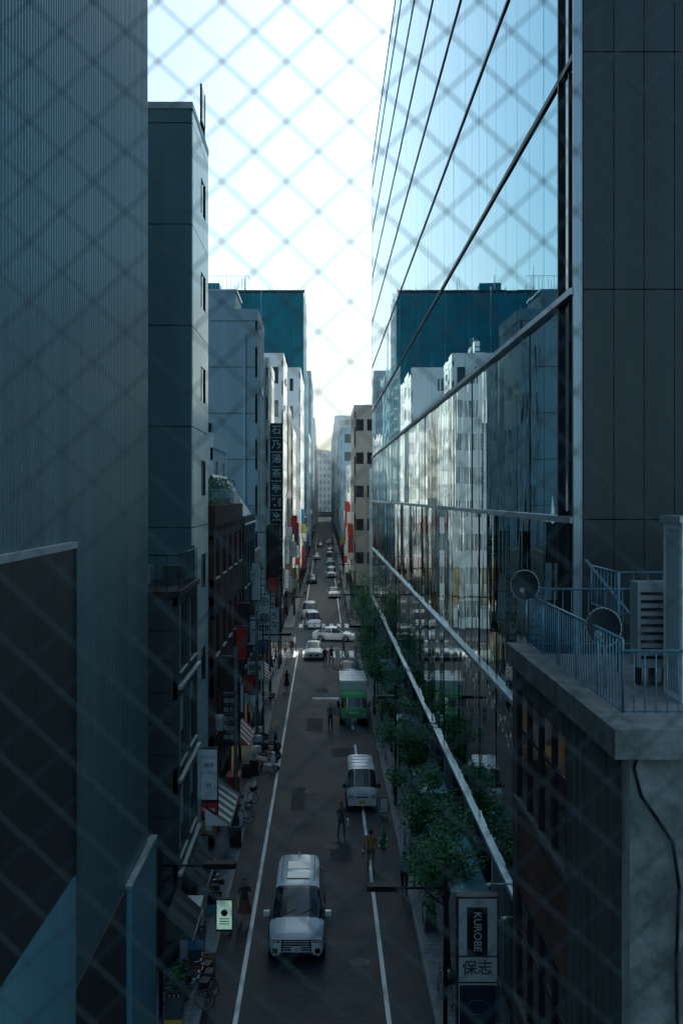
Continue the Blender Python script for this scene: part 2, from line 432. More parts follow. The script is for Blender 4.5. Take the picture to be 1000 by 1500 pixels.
# teal wrapped tower
e=grp('scaffold_wrapped_tower')
w=M(); w.box(-40,-3.9,182,206,0,53.5,teal_net); w.make('netting',e)
w=M()
for i in range(24): 
    xx=-39.5+i*1.54; w.cyl((xx,181.8,0),(xx,181.8,54.3),.05,alu_m if i%6==0 else teal_net,n=4)
for i in range(14):
    yy=182+i*1.8; w.cyl((-3.72,yy,0),(-3.72,yy,54.6),.06,alu_m,n=4)
for k in range(27):
    w.cyl((-3.72,182,2+k*2),(-3.72,206,2+k*2),.05,alu_m,n=4)
w.box(-40,-3.7,181.9,182.0,53.3,53.8,dark_m)
for i in range(4): w.cyl((-36+i*7,184,53),(-36+i*7,184,53+R.uniform(3,6)),.12,alu_m,n=5)
w.box(-24,-20,186,190,53.5,56,teal_net)
w.make('scaffolding',e)
bld('blue_office_tower',-16,-3.9,208,240,42,'L',blue_w,glass_l,fl=3.6,bay=3)
bld('white_office_building',-16,-3.8,241,275,30,'L',white_w,glass_l,fl=3.6,bay=3)
bld('blue_office_tower',-18,-3.8,276,330,50,'L',blue_w,glass_l,fl=3.8,bay=4)
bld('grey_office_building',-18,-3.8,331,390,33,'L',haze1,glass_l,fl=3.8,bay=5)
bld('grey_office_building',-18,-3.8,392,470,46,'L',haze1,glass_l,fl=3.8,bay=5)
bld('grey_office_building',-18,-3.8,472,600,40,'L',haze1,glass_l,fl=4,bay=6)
# right row
bld('beige_office_building',3.95,16,130,146,26.6,'R',beige_w,glass_m,fl=3.4,bay=2.6,fw=.7,fh=.35,fbay=1.4)
bld('grey_office_building',5.9,30,114,129,18,'R',grey_w,glass_m,fl=3.4,bay=2.6)
bld('white_office_building',4.0,16,147,172,15,'R',white_w,glass_m,fl=3.4,bay=2.6)
bld('grey_office_building',4.1,16,173,205,20,'R',white_w,glass_l,fl=3.4,bay=3)
bld('white_office_building',4.1,16,206,248,17,'R',white_w,glass_l,fl=3.4,bay=3)
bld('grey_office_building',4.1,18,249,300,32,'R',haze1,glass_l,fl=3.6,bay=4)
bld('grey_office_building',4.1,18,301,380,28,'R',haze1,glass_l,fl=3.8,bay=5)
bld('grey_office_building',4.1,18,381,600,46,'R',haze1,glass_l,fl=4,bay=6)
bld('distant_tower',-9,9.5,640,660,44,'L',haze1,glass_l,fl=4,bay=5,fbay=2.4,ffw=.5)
e=grp('footbridge'); w=M(); w.box(-12,12,440,444,6,8.4,sign_r); w.box(-12,12,439.9,440,6.8,7.6,haze1); w.box(-5.2,-4.4,440,444,0,6,haze1); w.box(4.4,5.2,440,444,0,6,haze1); w.make('deck',e)

# ---------------------------------------------------------------- glass office building (right)
e=grp('glass_office_building')
X=5.0; Y0=20.7; Y1=102.; 
w=M(); w.box(X+.12,30,19.35,Y1,4.85,50.3,joint_m,{'t':roof_m}); w.box(X+.6,30,19.35,Y1,0,4.85,joint_m); w.make('core',e)
lines=[4.85,9.93,14.84,19.4,24.1,28.8,33.5,38.2,42.9,47.6,50.3]
gm=M(); pw=1.55; 
for a,b_ in zip(lines[:-1],lines[1:]):
    up = a>14
    y=Y0; k=0
    while y<Y1-.1:
        y2=min(y+pw,Y1)
        s=.0011 if a>19 else (.0038 if up else .006)
        t=[R.gauss(0,s)*pw for _ in range(2)]; tz=R.gauss(0,s*.5)*2
        x1,x2=X+t[0],X+t[1]
        gp=.012
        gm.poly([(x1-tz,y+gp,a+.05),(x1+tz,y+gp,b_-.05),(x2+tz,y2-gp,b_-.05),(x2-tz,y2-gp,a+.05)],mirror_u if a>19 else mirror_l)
        y=y2
gm.make('curtain_wall_glass',e)
t=M()
for i,z_ in enumerate(lines):
    if i<4: t.box(X-.12,X+.12,19.4,Y1,z_-.08,z_+.05,alu_m)
    elif i==4: t.box(X-.05,X+.12,19.4,Y1,z_-.06,z_+.06,dark_m)
    else: t.box(X-.04,X+.12,19.4,Y1,z_-.05,z_+.05,dark_m)
t.box(X-.06,X+.12,19.36,19.44,4.85,50.3,alu_m)
t.box(X-.06,X+.12,20.62,20.7,4.85,50.3,dark_m)
t.box(X-.02,X+.12,Y1-.2,Y1+.1,0,50.4,alu_m)
for a,b_ in zip(lines[:-1],lines[1:]):
    t.box(X+.02,X+.12,19.44,20.62,a+.15,b_-.15,glass_l)
    t.box(X-.02,X+.1,19.9,19.96,a+.15,b_-.15,dark_m)
t.make('mullions',e)
fpan=M()
for a,b_ in zip(lines[:-1],lines[1:]):
    xx=X+.12
    while xx<18:
        fpan.box(xx+.008,xx+.592,19.30,19.35,a+.012,b_-.012,panel_m); xx+=.6
fpan.make('end_wall_panels',e)
sf=M()
y=21
k=0
while y<101:
    sf.box(X+.5,X+.56,y+.1,y+2.9,.4,4.2,shop_gl); sf.box(X+.15,X+.6,y-.1,y+.1,.12,4.85,alu_m if k%2 else grey_d); sf.box(X+.45,X+.6,y+.1,y+2.9,.12,.4,dark_m); sf.box(X+.4,X+.6,y+.1,y+2.9,4.2,4.84,grey_d)
    sf.box(X+.46,X+.5,y+1.45,y+1.52,.4,4.2,alu_m)
    y+=3; k+=1
sf.make('shopfront',e)
cp=M()
for ya in (30,40,49.5,58,68,80):
    cp.box(3.95,X+.1,ya,ya+5,3.0,3.1,mat('canopy_glass',(.18,.50,.60),.15,.2,var=.1,spec=.9)); cp.box(3.9,3.95,ya-.05,ya+5.05,2.96,3.14,alu_m)
    for q in range(4): cp.box(3.95,X+.1,ya+q*1.66-.02,ya+q*1.66+.02,3.1,3.14,alu_m)
cp.make('shop_canopies',e)

# ---------------------------------------------------------------- concrete building with roof terrace
e=grp('concrete_building')
XA,YA,YB,ZT=3.7,12.15,19.2,12.3
w=M(); w.box(XA+.1,12,YA+.08,YB,0,ZT-.1,conc_st,{'t':roof_m}); w.make('core',e)
f=M()
f.box(XA,XA+.1,YA,14.9,0,ZT-.25,conc_st); f.box(XA,XA+.1,18.8,YB,0,ZT-.25,conc_st)
f.box(XA+.1,12,YA,YA+.08,0,ZT-.25,conc_m)
f.box(XA+.003,XA+.1,14.9,18.8,11.6,ZT-.25,conc_st)
f.box(XA-.12,12,YA-.12,YA+.25,ZT-.25,ZT+.12,conc_m); f.box(XA-.12,XA+.25,YA+.25,YB+.05,ZT-.25,ZT+.12,conc_m)
for k in range(3):
    zb=9.55-k*3.85
    if zb>0:
        f.box(XA+.05,XA+.1,14.9,18.8,zb,zb+2.05,glass_m)
        for q in range(5): f.box(XA+.0,XA+.1,14.9+q*.96,14.96+q*.96,zb,zb+2.05,dark_m)
        f.box(XA+.02,XA+.1,14.9,18.8,zb+1.3,zb+1.36,dark_m)
    f.box(XA-.06,XA+.1,14.85,18.85,zb-.12,zb,conc_st)
    f.box(XA+.025,XA+.1,14.9,18.8,zb-1.8,zb-.12,brick_f)
f.make('walls_and_windows',e)
r=M()
zb=ZT+.12
def rail(p0,p1,n,zt,zb_):
    p0=Vector(p0);p1=Vector(p1)
    for i in range(n+1):
        q=p0.lerp(p1,i/n); r.cyl((q.x,q.y,zb_+.08),(q.x,q.y,zt),.009 if i%8 else .02,rail_m,n=5)
    for zz,rr in ((zt,.022),(zb_+.1,.013)): r.cyl((p0.x,p0.y,zz),(p1.x,p1.y,zz),rr,rail_m,n=6)
rail((3.85,18.4,0),(3.85,12.6,0),40,13.45,zb); rail((3.85,12.6,0),(9,12.6,0),36,13.3,zb); rail((3.85,18.4,0),(9,18.4,0),32,13.55,zb)
rail((5.0,16.6,0),(8,16.6,0),12,14.0,13.2); rail((5.0,16.6,0),(5.0,18.3,0),8,14.0,13.2)
r.cyl((5.0,16.6,zb-.1),(5,16.6,14),.03,rail_m); r.cyl((6.1,16.6,zb-.1),(6.1,16.6,14.0),.03,rail_m)
r.path([(4.9,18.3,14.1),(5.6,15.5,12.5)],.03,rail_m)
r.make('terrace_railings',e)
a=M(); a.box(5.1,5.95,15.9,16.3,12.5,13.9,alu_m)
for q in range(9): a.box(5.15,5.9,15.86,15.9,12.65+q*.13,12.7+q*.13,dark_m)
for q in range(4): a.box(5.15+q*.22,5.2+q*.22,16.0,16.2,12.2,12.5,dark_m)
a.make('air_conditioner',e,bevel=.01)
a=M(); a.box(5.35,8,14.6,15.4,12.2,14.9,white_w); a.box(5.3,8.05,14.55,15.45,14.9,15.0,alu_m); a.box(5.345,5.35,14.7,15.3,12.3,14.8,grey_w); a.make('roof_hut',e)
a=M()
pts=[P(960,1085,12.1),P(935,1100,12.1),P(928,1125,12.1),P(938,1165,12.1),P(962,1200,12.1),P(985,1235,12.1),P(994,1300,12.1),P(990,1400,12.1),P(992,1560,12.1)]
a.path(pts,.022,black_m,n=8)
for q in pts: a.ell(q,.022,.022,.022,black_m,8,6)
a.make('drain_hose',e)
dish_m=mat('dish_grey',(.022,.035,.045),.45,var=.2,scale=8)
def dish(c,rad,aim):
    g_=grp('satellite_dish',c,aim)
    d=M(); n=24; rings=5
    for j in range(rings):
        for i in range(n):
            a0,a1=2*math.pi*i/n,2*math.pi*(i+1)/n; r0,r1=rad*j/rings,rad*(j+1)/rings
            for off in (0,.008):
                pt_=lambda r_,a_: (r_*math.cos(a_), -(r_*r_*.9/rad*.25-.02)+off, r_*math.sin(a_)*1.08)
                q=[pt_(r0,a0),pt_(r1,a0),pt_(r1,a1),pt_(r0,a1)]
                d.poly(q if j else [q[0],q[1],q[2]],dish_m,True)
    for i in range(n):
        a0,a1=2*math.pi*i/n,2*math.pi*(i+1)/n; yy=-.9*rad*.25+.02
        d.cyl((rad*math.cos(a0),yy,rad*1.08*math.sin(a0)),(rad*math.cos(a1),yy,rad*1.08*math.sin(a1)),.009,alu_m,n=5)
    d.make('reflector',g_)
    d=M(); d.cyl((0,.03,0),(0,.12,-.02),.035,alu_m); d.path([(0,.1,0),(0,.12,-.25),(0,.12,-.9)],.022,alu_m); d.cyl((0,-.02,-rad),(0,-.32,-rad*.3),.012,alu_m); d.box(-.035,.035,-.4,-.3,-rad*.35,-rad*.1,alu_m); d.make('mount',g_)
dish((3.72,18.1,13.65),.26,math.radians(-20)); dish((3.98,13.9,13.44),.25,math.radians(-28))
e=grp('sign_light_bracket'); a=M()
p0=P(750,1295,22); p1=P(842,1470,17.5)
a.path([p0,p1],.035,alu_m)
for t_ in (0,.33,.66,1):
    q=p0.lerp(p1,t_); a.cyl(q,q+Vector((-.45,0,.0)),.018,alu_m); a.cyl(q+Vector((-.45,-.02,0)),q+Vector((-.62,-.02,-.03)),.045,alu_m,n=8)
    a.cyl(q,q+Vector((.4,.2,0)),.015,alu_m)
a.make('pipe_and_lamps',e)

# ---------------------------------------------------------------- vehicles  (front faces -y, origin at front bumper on ground)
def loft(stations, body, glass, name, parent):
    m=M(); rows=[]
    for s in stations:
        y,z0,wl,belt,wb,roof,wr=s[:7]
        pts=[(wl*.93,z0),(wl,z0+.18),(wb,(belt+z0)/2+.05),(wb*.985,belt),(wr,roof-.07),(wr*.86,roof),(wr*.45,roof+.025),(0,roof+.03)]
        full=[(x,y,z) for x,z in pts]+[(-x,y,z) for x,z in reversed(pts[:-1])]
        rows.append(full)
    for i in range(len(rows)-1):
        a,b=rows[i],rows[i+1]; sd,tp=stations[i][7],stations[i][8]
        for j in range(len(a)-1):
            mm=body
            if j in (3,10) and sd=='g': mm=glass
            if 4<=j<=9 and tp=='g': mm=glass
            m.poly([a[j],b[j],b[j+1],a[j+1]],mm,True)
    m.poly(list(reversed(rows[0])),body); m.poly(rows[-1],body)
    o=m.make(name,parent)
    bm=bmesh.new(); bm.from_mesh(o.data); bmesh.ops.remove_doubles(bm,verts=bm.verts,dist=.0005); bmesh.ops.recalc_face_normals(bm,faces=bm.faces); bm.to_mesh(o.data); bm.free()
    for p in o.data.polygons: p.use_smooth=True
    try:
        o.data.set_sharp_from_angle(angle=math.radians(38))
    except Exception: pass
    return o
def wheels(e,W,ys,r=.33):
    m=M()
    for y in ys:
        for s in (-1,1):
            x=s*(W/2-.1)
            m.cyl((x-.1,y,r),(x+.1,y,r),r,rubber,n=24); m.cyl((x+s*.09,y,r),(x+s*.108,y,r),r*.66,chrome,n=16)
            m.cyl((x+s*.1,y,r),(x+s*.112,y,r),r*.2,dark_m,n=10)
            for k in range(5):
                t=2*math.pi*k/5; m.cyl((x+s*.108,y,r),(x+s*.108,y+math.cos(t)*r*.6,r+math.sin(t)*r*.6),.03,alu_m,n=4)
            m.torus((s*(W/2+.0),y,r+.02),r+.06,.03,'x',dark_m,n=18)
    m.make('wheels',e)
def minivan(name,loc,rot,paint,L=4.9,W=1.85,Hh=1.93,roofs=True):
    e=grp(name,loc,rot); w=W/2; k=Hh/1.93
    st=[(0,.3,w*.74,.62,w*.76,.80,w*.66,'p','p'),(.06,.22,w*.88,.72,w*.88,.96,w*.76,'p','p'),(.3,.2,w*.98,.9,w*.97,1.06,w*.84,'p','p'),
        (.85,.2,w,.98,w,1.14,w*.87,'p','g'),(.92,.2,w,1.0,w,1.19,w*.87,'g','g'),(1.25,.2,w,1.02,w,1.50*k,w*.85,'g','g'),(1.62,.2,w,1.05,w,1.77*k,w*.82,'g','g'),(1.76,.2,w,1.05,w,Hh-.08,w*.81,'p','p'),(1.95,.2,w,1.05,w,Hh-.03,w*.80,'g','p'),
        (2.85,.2,w,1.06,w,Hh,w*.80,'p','p'),(2.93,.2,w,1.06,w,Hh,w*.80,'g','p'),(3.9,.2,w,1.08,w,Hh-.01,w*.80,'p','p'),(4.0,.2,w,1.08,w,Hh-.02,w*.80,'g','p'),
        (L-.3,.22,w*.98,1.08,w*.97,Hh-.07,w*.74,'p','g'),(L-.06,.25,w*.93,1.05,w*.91,Hh-.45,w*.74,'p','p'),(L,.35,w*.84,1.0,w*.84,1.05,w*.76,'p','p')]
    st=[(s[0]*L/4.9,)+s[1:] for s in st]
    loft(st,paint,carglass,'body',e)
    d=M()
    for q in range(5): d.box(-w*.5+.01*q,w*.5-.01*q,-.035,.03,.42+q*.08,.43+q*.08,chrome)
    for s in (-1,1): d.box(*sorted((s*w*.5,s*w*.54)),-.04,.03,.38,.8,chrome)
    d.box(-w*.54,w*.54,-.04,.03,.79,.83,chrome)
    d.box(-w*.54,w*.54,-.02,.05,.38,.80,black_m)
    d.box(-w*.6,w*.6,-.022,.05,.24,.36,black_m)
    for s in (-1,1):
        a,b=sorted((s*w*.58,s*w*.88)); d.box(a,b,-.0,.28,.68,.82,lampg)
        a,b=sorted((s*w*.66,s*w*.84)); d.box(a,b,-.015,.1,.34,.5,black_m)
        a,b=sorted((s*(w+.02),s*(w+.22))); d.box(a,b,1.28*L/4.9,1.4*L/4.9,1.0,1.18,paint)
        a,b=sorted((s*(w-.02),s*(w+.06))); d.box(a,b,1.3*L/4.9,1.36*L/4.9,.97,1.02,black_m)
        d.box(*sorted((s*w*.8,s*w*.92)),L-.06,L+.01,.75,1.3,redl)
        for yy in (1.95,2.9,3.95): d.box(*sorted((s*(w-.01),s*(w+.004))),yy*L/4.9,(yy+.012)*L/4.9,.3,1.0,black_m)
        d.cyl((s*w*.42,.32,1.09),(s*w*.5,.85,1.17),.01,grey_w,n=4)
    d.box(-.165,.165,-.05,-.036,.40,.565,ink_w)
    for s in (-.5,.05): d.cyl((s*w,.9*L/4.9,1.2),(s*w+.5,1.06*L/4.9,1.38),.01,black_m,n=5)
    if roofs:
        d.box(-w*.42,w*.42,2.15,2.7,Hh+.02,Hh+.043,carglass); d.box(-w*.42,w*.42,3.0,3.7,Hh+.02,Hh+.043,carglass)
        for s in (-1,1): d.box(*sorted((s*w*.6,s*w*.63)),2.0,4.3,Hh-.01,Hh+.022,dark_m)
        d.cyl((0,4.35,Hh),(0,4.5,Hh+.1),.02,paint)
    d.make('trim',e,bevel=.006)
    txt('31',(0,-.052,.48),.13,ink_k,e)
    wheels(e,W,(.95*L/4.9,3.85*L/4.9),.34)
    return e
def keivan(name,loc,rot,paint,L=3.4,W=1.48,Hh=1.88):
    e=grp(name,loc,rot); w=W/2
    st=[(0,.3,w*.86,.7,w*.86,.85,w*.76,'p','p'),(.05,.22,w*.96,.8,w*.95,.98,w*.84,'p','p'),(.16,.2,w,.97,w,1.1,w*.9,'p','g'),(.22,.2,w,1.0,w,1.18,w*.9,'g','g'),
        (.6,.2,w,1.02,w,Hh-.16,w*.88,'g','g'),(.68,.2,w,1.0,w,Hh-.04,w*.87,'g','p'),(1.35,.2,w,1.0,w,Hh,w*.87,'p','p'),(1.45,.2,w,1.0,w,Hh,w*.87,'g','p'),(2.3,.2,w,1.0,w,Hh,w*.87,'p','p'),(2.4,.2,w,1.0,w,Hh,w*.87,'g','p'),
        (L-.15,.2,w,1.0,w,Hh-.02,w*.85,'p','g'),(L-.03,.25,w*.97,1.0,w*.96,Hh-.4,w*.86,'p','p'),(L,.3,w*.93,.9,w*.92,1.0,w*.86,'p','p')]
    loft(st,paint,carglass,'body',e)
    d=M(); d.box(-w*.4,w*.4,-.02,.05,.64,.7,black_m); d.box(-w*.9,w*.9,-.03,.08,.25,.4,paint); d.box(-.165,.165,-.045,-.03,.36,.5,sign_y)
    for s in (-1,1):
        d.box(*sorted((s*w*.58,s*w*.9)),-.01,.12,.6,.78,lampg); d.box(*sorted((s*(w+.02),s*(w+.18))),.42,.5,1.0,1.2,black_m); d.box(*sorted((s*(w-.02),s*(w+.04))),.43,.48,1.0,1.05,black_m)
        d.box(*sorted((s*w*.84,s*w*.95)),L-.03,L+.01,.6,1.0,redl)
    d.cyl((-.4,.2,1.16),(.1,.34,1.36),.01,black_m,n=5)
    for q in range(4): d.box(-w*.78,w*.78,1.0+q*.6,1.03+q*.6,Hh+.02,Hh+.045,paint)
    d.make('trim',e,bevel=.006); wheels(e,W,(.42,2.75),.27); return e
def sedan(name,loc,rot,paint,L=4.4,W=1.75,Hh=1.48):
    e=grp(name,loc,rot); w=W/2
    st=[(0,.3,w*.8,.55,w*.8,.62,w*.7,'p','p'),(.08,.2,w*.93,.65,w*.92,.78,w*.8,'p','p'),(.4,.2,w,.78,w*.98,.88,w*.86,'p','p'),(1.05,.2,w,.88,w,.98,w*.84,'p','g'),
        (1.15,.2,w,.9,w,1.03,w*.82,'g','g'),(1.75,.2,w,.92,w,Hh-.06,w*.72,'g','g'),(1.85,.2,w,.92,w,Hh-.02,w*.72,'g','p'),(2.35,.2,w,.93,w,Hh,w*.72,'p','p'),(2.43,.2,w,.93,w,Hh,w*.72,'g','p'),(3.1,.2,w,.94,w,Hh-.05,w*.71,'g','g'),
        (3.75,.2,w,.95,w*.98,1.08,w*.8,'p','p'),(4.25,.25,w*.96,.92,w*.93,1.0,w*.8,'p','p'),(4.4,.32,w*.88,.8,w*.86,.88,w*.76,'p','p')]
    loft(st,paint,carglass,'body',e)
    d=M(); d.box(-w*.5,w*.5,-.02,.05,.4,.6,black_m); d.box(-.165,.165,-.035,-.02,.4,.54,ink_w)
    for s in (-1,1):
        d.box(*sorted((s*w*.55,s*w*.86)),-.01,.2,.55,.68,lampg); d.box(*sorted((s*(w),s*(w+.16))),1.3,1.4,.9,1.03,paint)
        d.box(*sorted((s*w*.6,s*w*.86)),4.3,4.41,.65,.8,redl)
    d.make('trim',e,bevel=.006); wheels(e,W,(.85,3.5),.31); return e
def truck(name,loc,rot,L=5.6,W=1.85):
    e=grp(name,loc,rot); w=W/2
    st=[(0,.35,w*.92,.95,w*.92,1.05,w*.86,'p','p'),(.06,.3,w*.99,1.1,w*.97,1.2,w*.9,'p','g'),(.12,.3,w,1.15,w*.98,1.28,w*.9,'g','g'),(.36,.3,w,1.15,w*.98,1.78,w*.86,'g','p'),(.5,.3,w,1.15,w*.98,2.0,w*.84,'g','p'),(1.2,.3,w,1.15,w*.98,2.05,w*.84,'p','p'),(1.45,.3,w,1.15,w*.98,2.02,w*.84,'p','p')]
    loft(st,greenp,carglass,'cab',e)
    d=M(); d.box(-w,w,1.55,L,.85,2.7,whitep); 
    for s in (-1,1): d.box(*sorted((s*w,s*(w+.015))),1.6,L-.05,1.3,1.7,greenp); d.box(*sorted((s*(w+.05),s*(w+.2))),.1,.18,1.2,1.6,black_m); d.box(*sorted((s*(w-.1),s*(w+.08))),.1,.15,1.35,1.4,black_m); d.box(*sorted((s*w*.6,s*w*.9)),-.02,.1,.62,.8,lampg)
    d.box(-w*.4,w*.4,-.03,.05,.78,.92,whitep); d.box(-w*.95,w*.95,-.05,.1,.32,.5,dark_m); d.box(-.165,.165,-.07,-.05,.36,.5,ink_w)
    d.box(-w*.9,w*.9,1.0,L,.5,.7,black_m)
    for q in range(5): d.box(-w-.01,w+.01,1.6+q*.95,1.63+q*.95,2.695,2.72,alu_m)
    d.box(-w*.97,w*.97,1.53,1.55,2.1,2.65,whitep)
    d.make('cargo_box_and_trim',e,bevel=.015); wheels(e,W,(.75,4.3),.36); return e
minivan('minivan',(-.92,31.9,0),0,silver)
keivan('small_van',(1.83,47.4,0),0,whitep)
truck('box_truck',(1.97,65,0),0)
sedan('car',(2.1,79.5,0),0,darkp)
sedan('car',(-.97,90.7,0),0,whitep)
sedan('car',(3.2,103.0,0),math.radians(80),whitep)
keivan('small_van',(-1.1,112,0),math.radians(8),whitep)
minivan('minivan',(-1.9,121,0),0,whitep,roofs=False)
sedan('car',(4.8,100.5,0),math.radians(-95),silver)
sedan('car',(1.5,146,0),0,whitep); sedan('car',(-2.2,170,0),0,darkp); minivan('minivan',(1.3,182,0),0,whitep,roofs=False)
keivan('small_van',(1.4,200,0),0,whitep); sedan('car',(1.3,215,0),0,silver); sedan('car',(-1.9,235,0),0,whitep); minivan('minivan',(1.4,250,0),0,silver,roofs=False)
sedan('car',(-1.2,290,0),0,darkp); sedan('car',(1.5,310,0),0,whitep)

# ---------------------------------------------------------------- people
def person(loc, rot, stride=.18, top=(.3,.32,.35), bot=(.03,.035,.05), short=True, long_hair=False, skirt=False, bag=False, hgt=1.7, name='pedestrian', hold=False):
    tm=mat('cloth_%.2f_%.2f_%.2f'%top,top,.8,var=.1,scale=6); bmt=mat('cloth_%.2f_%.2f_%.2f'%bot,bot,.8,var=.1,scale=6)
    V=[];E=[];Rr=[]
    def add(p,r,par=None):
        V.append(Vector(p)); Rr.append(r); i=len(V)-1
        if par is not None: E.append((par,i))
        return i
    pel=add((0,0,.93),(.14,.105)); wa=add((0,.0,1.1),(.125,.09),pel); ch=add((0,.01,1.3),(.16,.1),wa); nb=add((0,.01,1.45),(.075,.065),ch); nk=add((0,0,1.53),(.05,.05),nb); add((0,-.01,1.6),(.055,.06),nk)
    for s in (-1,1):
        st=stride*s
        hp=add((s*.09,0,.86),(.092,.09),pel); kn=add((s*.095,-st*.55-.02,.49),(.062,.062),hp); ca=add((s*.097,-st*.72+.02,.33),(.055,.055),kn); an=add((s*.1,-st+.03,.10),(.038,.04),ca); hl=add((s*.1,-st,.05),(.04,.04),an); add((s*.115,-st-.16,.035),(.04,.028),hl)
        sh=add((s*.165,.01,1.41),(.062,.06),ch)
        if hold: el=add((s*.22,.02,1.14),(.043,.043),sh); wr=add((s*.15,-.24,1.12),(.028,.028),el); hd=add((s*.12,-.3,1.13),(.036,.022),wr); dv=Vector((-s*.2,-1,.1)).normalized()
        else: el=add((s*.235,st*.3+.03,1.13),(.043,.043),sh); wr=add((s*.25,st*.75-.05,.9),(.028,.028),el); hd=add((s*.25,st*.85-.06,.84),(.022,.036),wr); dv=Vector((0,-.15,-1)).normalized()
        for q,ln in enumerate((.075,.085,.08,.06)):
            base=V[hd]+Vector((0,(q-1.5)*.02,0))+dv*.03; a_=add(base,(.009,.009),hd); b_=add(base+dv*ln*.55+Vector((0,-.004,0)),(.008,.008),a_); add(base+dv*ln+Vector((-s*.015,0,0)),(.007,.007),b_)
        a_=add(V[hd]+Vector((-s*.01,-.04,.0))+dv*.0,(.011,.011),hd); add(V[a_]+dv*.05+Vector((0,-.012,0)),(.008,.008),a_)
    me=bpy.data.meshes.new('sk'); me.from_pydata(V,E,[]); o=bpy.data.objects.new('sk',me); COL.objects.link(o)
    sk=o.modifiers.new('s','SKIN'); sub=o.modifiers.new('u','SUBSURF'); sub.levels=1; sub.render_levels=1
    sv=me.skin_vertices[0].data
    for i,r in enumerate(Rr): sv[i].radius=r; sv[i].use_root=(i==0)
    dg=bpy.context.evaluated_depsgraph_get(); ev=o.evaluated_get(dg); m2=bpy.data.meshes.new_from_object(ev)
    B=M()
    for p in m2.polygons:
        pts=[m2.vertices[i].co.copy() for i in p.vertices]; c=sum(pts,Vector())/len(pts)
        arm=abs(c.x)>.185 and c.z>.7 and c.z<1.4 or (hold and c.y<-.14 and c.z>.9)
        mm=tm
        if c.z>1.485: mm=skin_m
        elif arm: mm = skin_m if (short and (c.z<1.2 or c.y<-.14)) or c.z<.91 else tm
        elif c.z<.075: mm=ink_k
        elif c.z<.98: mm = bmt
        if skirt and .1<c.z<.5 and not arm: mm=skin_m
        B.poly(pts,mm,True)
    bpy.data.objects.remove(o)
    def hf(c): 
        return hair_m if (c[2]>.045 or (c[1]>.005 and c[2]>-.06)) else skin_m
    B.ell((0,-.015,1.62),.076,.095,.118,skin_m,16,12,hf)
    B.ell((0,.012,1.65),.083,.096,.098,hair_m,14,8)
    if long_hair: B.ell((0,.055,1.54),.08,.05,.14,hair_m,12,8)
    B.ell((0,-.112,1.61),.012,.02,.02,skin_m,6,5); B.ell((0,-.103,1.568),.024,.01,.007,sign_r,6,4)
    for s in (-1,1): B.ell((s*.03,-.100,1.625),.012,.008,.007,ink_k,6,4); B.ell((s*.078,-.01,1.615),.01,.02,.03,skin_m,6,5)
    if skirt:
        n=16
        for i in range(n):
            a0,a1=2*math.pi*i/n,2*math.pi*(i+1)/n
            f_=lambda a_,r_,z_:(math.cos(a_)*r_*1.1,math.sin(a_)*r_*.95,z_)
            B.poly([f_(a0,.14,.98),f_(a1,.14,.98),f_(a1,.24,.5),f_(a0,.24,.5)],bmt,True)
    if bag:
        B.box(.26,.36,-.02,.26,.62,.9,sign_b if isinstance(bag,bool) else bag); B.path([(.3,.1,.9),(.2,.04,1.42),(0,.1,1.46)],.012,dark_m,n=5)
    ob=B.make(name,None,loc,rot); ob.scale=(hgt/1.74,)*3
    bm=bmesh.new(); bm.from_mesh(ob.data); bmesh.ops.remove_doubles(bm,verts=bm.verts,dist=.0001); bm.to_mesh(ob.data); bm.free()
    return ob
PI=math.pi
def ped(u,v,rot,z=0,**k):
    Y=(H-z)*F/(v-727); person(((u-475)/F*Y,Y,z),rot,**k)
ped(500,1230,.3,top=(.08,.11,.14),bot=(.06,.09,.14),bag=sign_w)
ped(543,1276,PI,z=0,top=(.45,.22,.08),bot=(.16,.13,.10),bag=True)
ped(592,1312,PI-.2,z=.13,top=(.18,.28,.40),bot=(.02,.025,.03),long_hair=True)
ped(358,1356,.2,top=(.03,.03,.035),bot=(.12,.05,.04),skirt=True,long_hair=True)
ped(484,1068,0,top=(.12,.15,.18))
ped(420,1013,PI,z=0,top=(.02,.02,.02),long_hair=True,skirt=True)
ped(476,975,0,top=(.04,.04,.05)); ped(485,973,.4,top=(.03,.03,.03),long_hair=True)
ped(418,964,PI,top=(.5,.5,.5)); ped(427,960,0,top=(.05,.06,.08)); ped(503,962,PI/2,top=(.05,.05,.05)); ped(431,955,1,top=(.6,.6,.62))
ped(404,975,PI,z=.12,top=(.5,.5,.52)); ped(398,990,0,z=.12,top=(.1,.14,.2)); ped(563,1010,PI,z=.12,top=(.4,.42,.45))
for i in range(20):
    Y=R.uniform(114,330); x=R.choice([R.uniform(-3.4,-2.6),R.uniform(2.3,3.0),R.uniform(-2.5,2.5)])
    person((x,Y,0),R.uniform(0,6),top=R.choice([(.5,.5,.5),(.05,.06,.08),(.03,.03,.03)]))

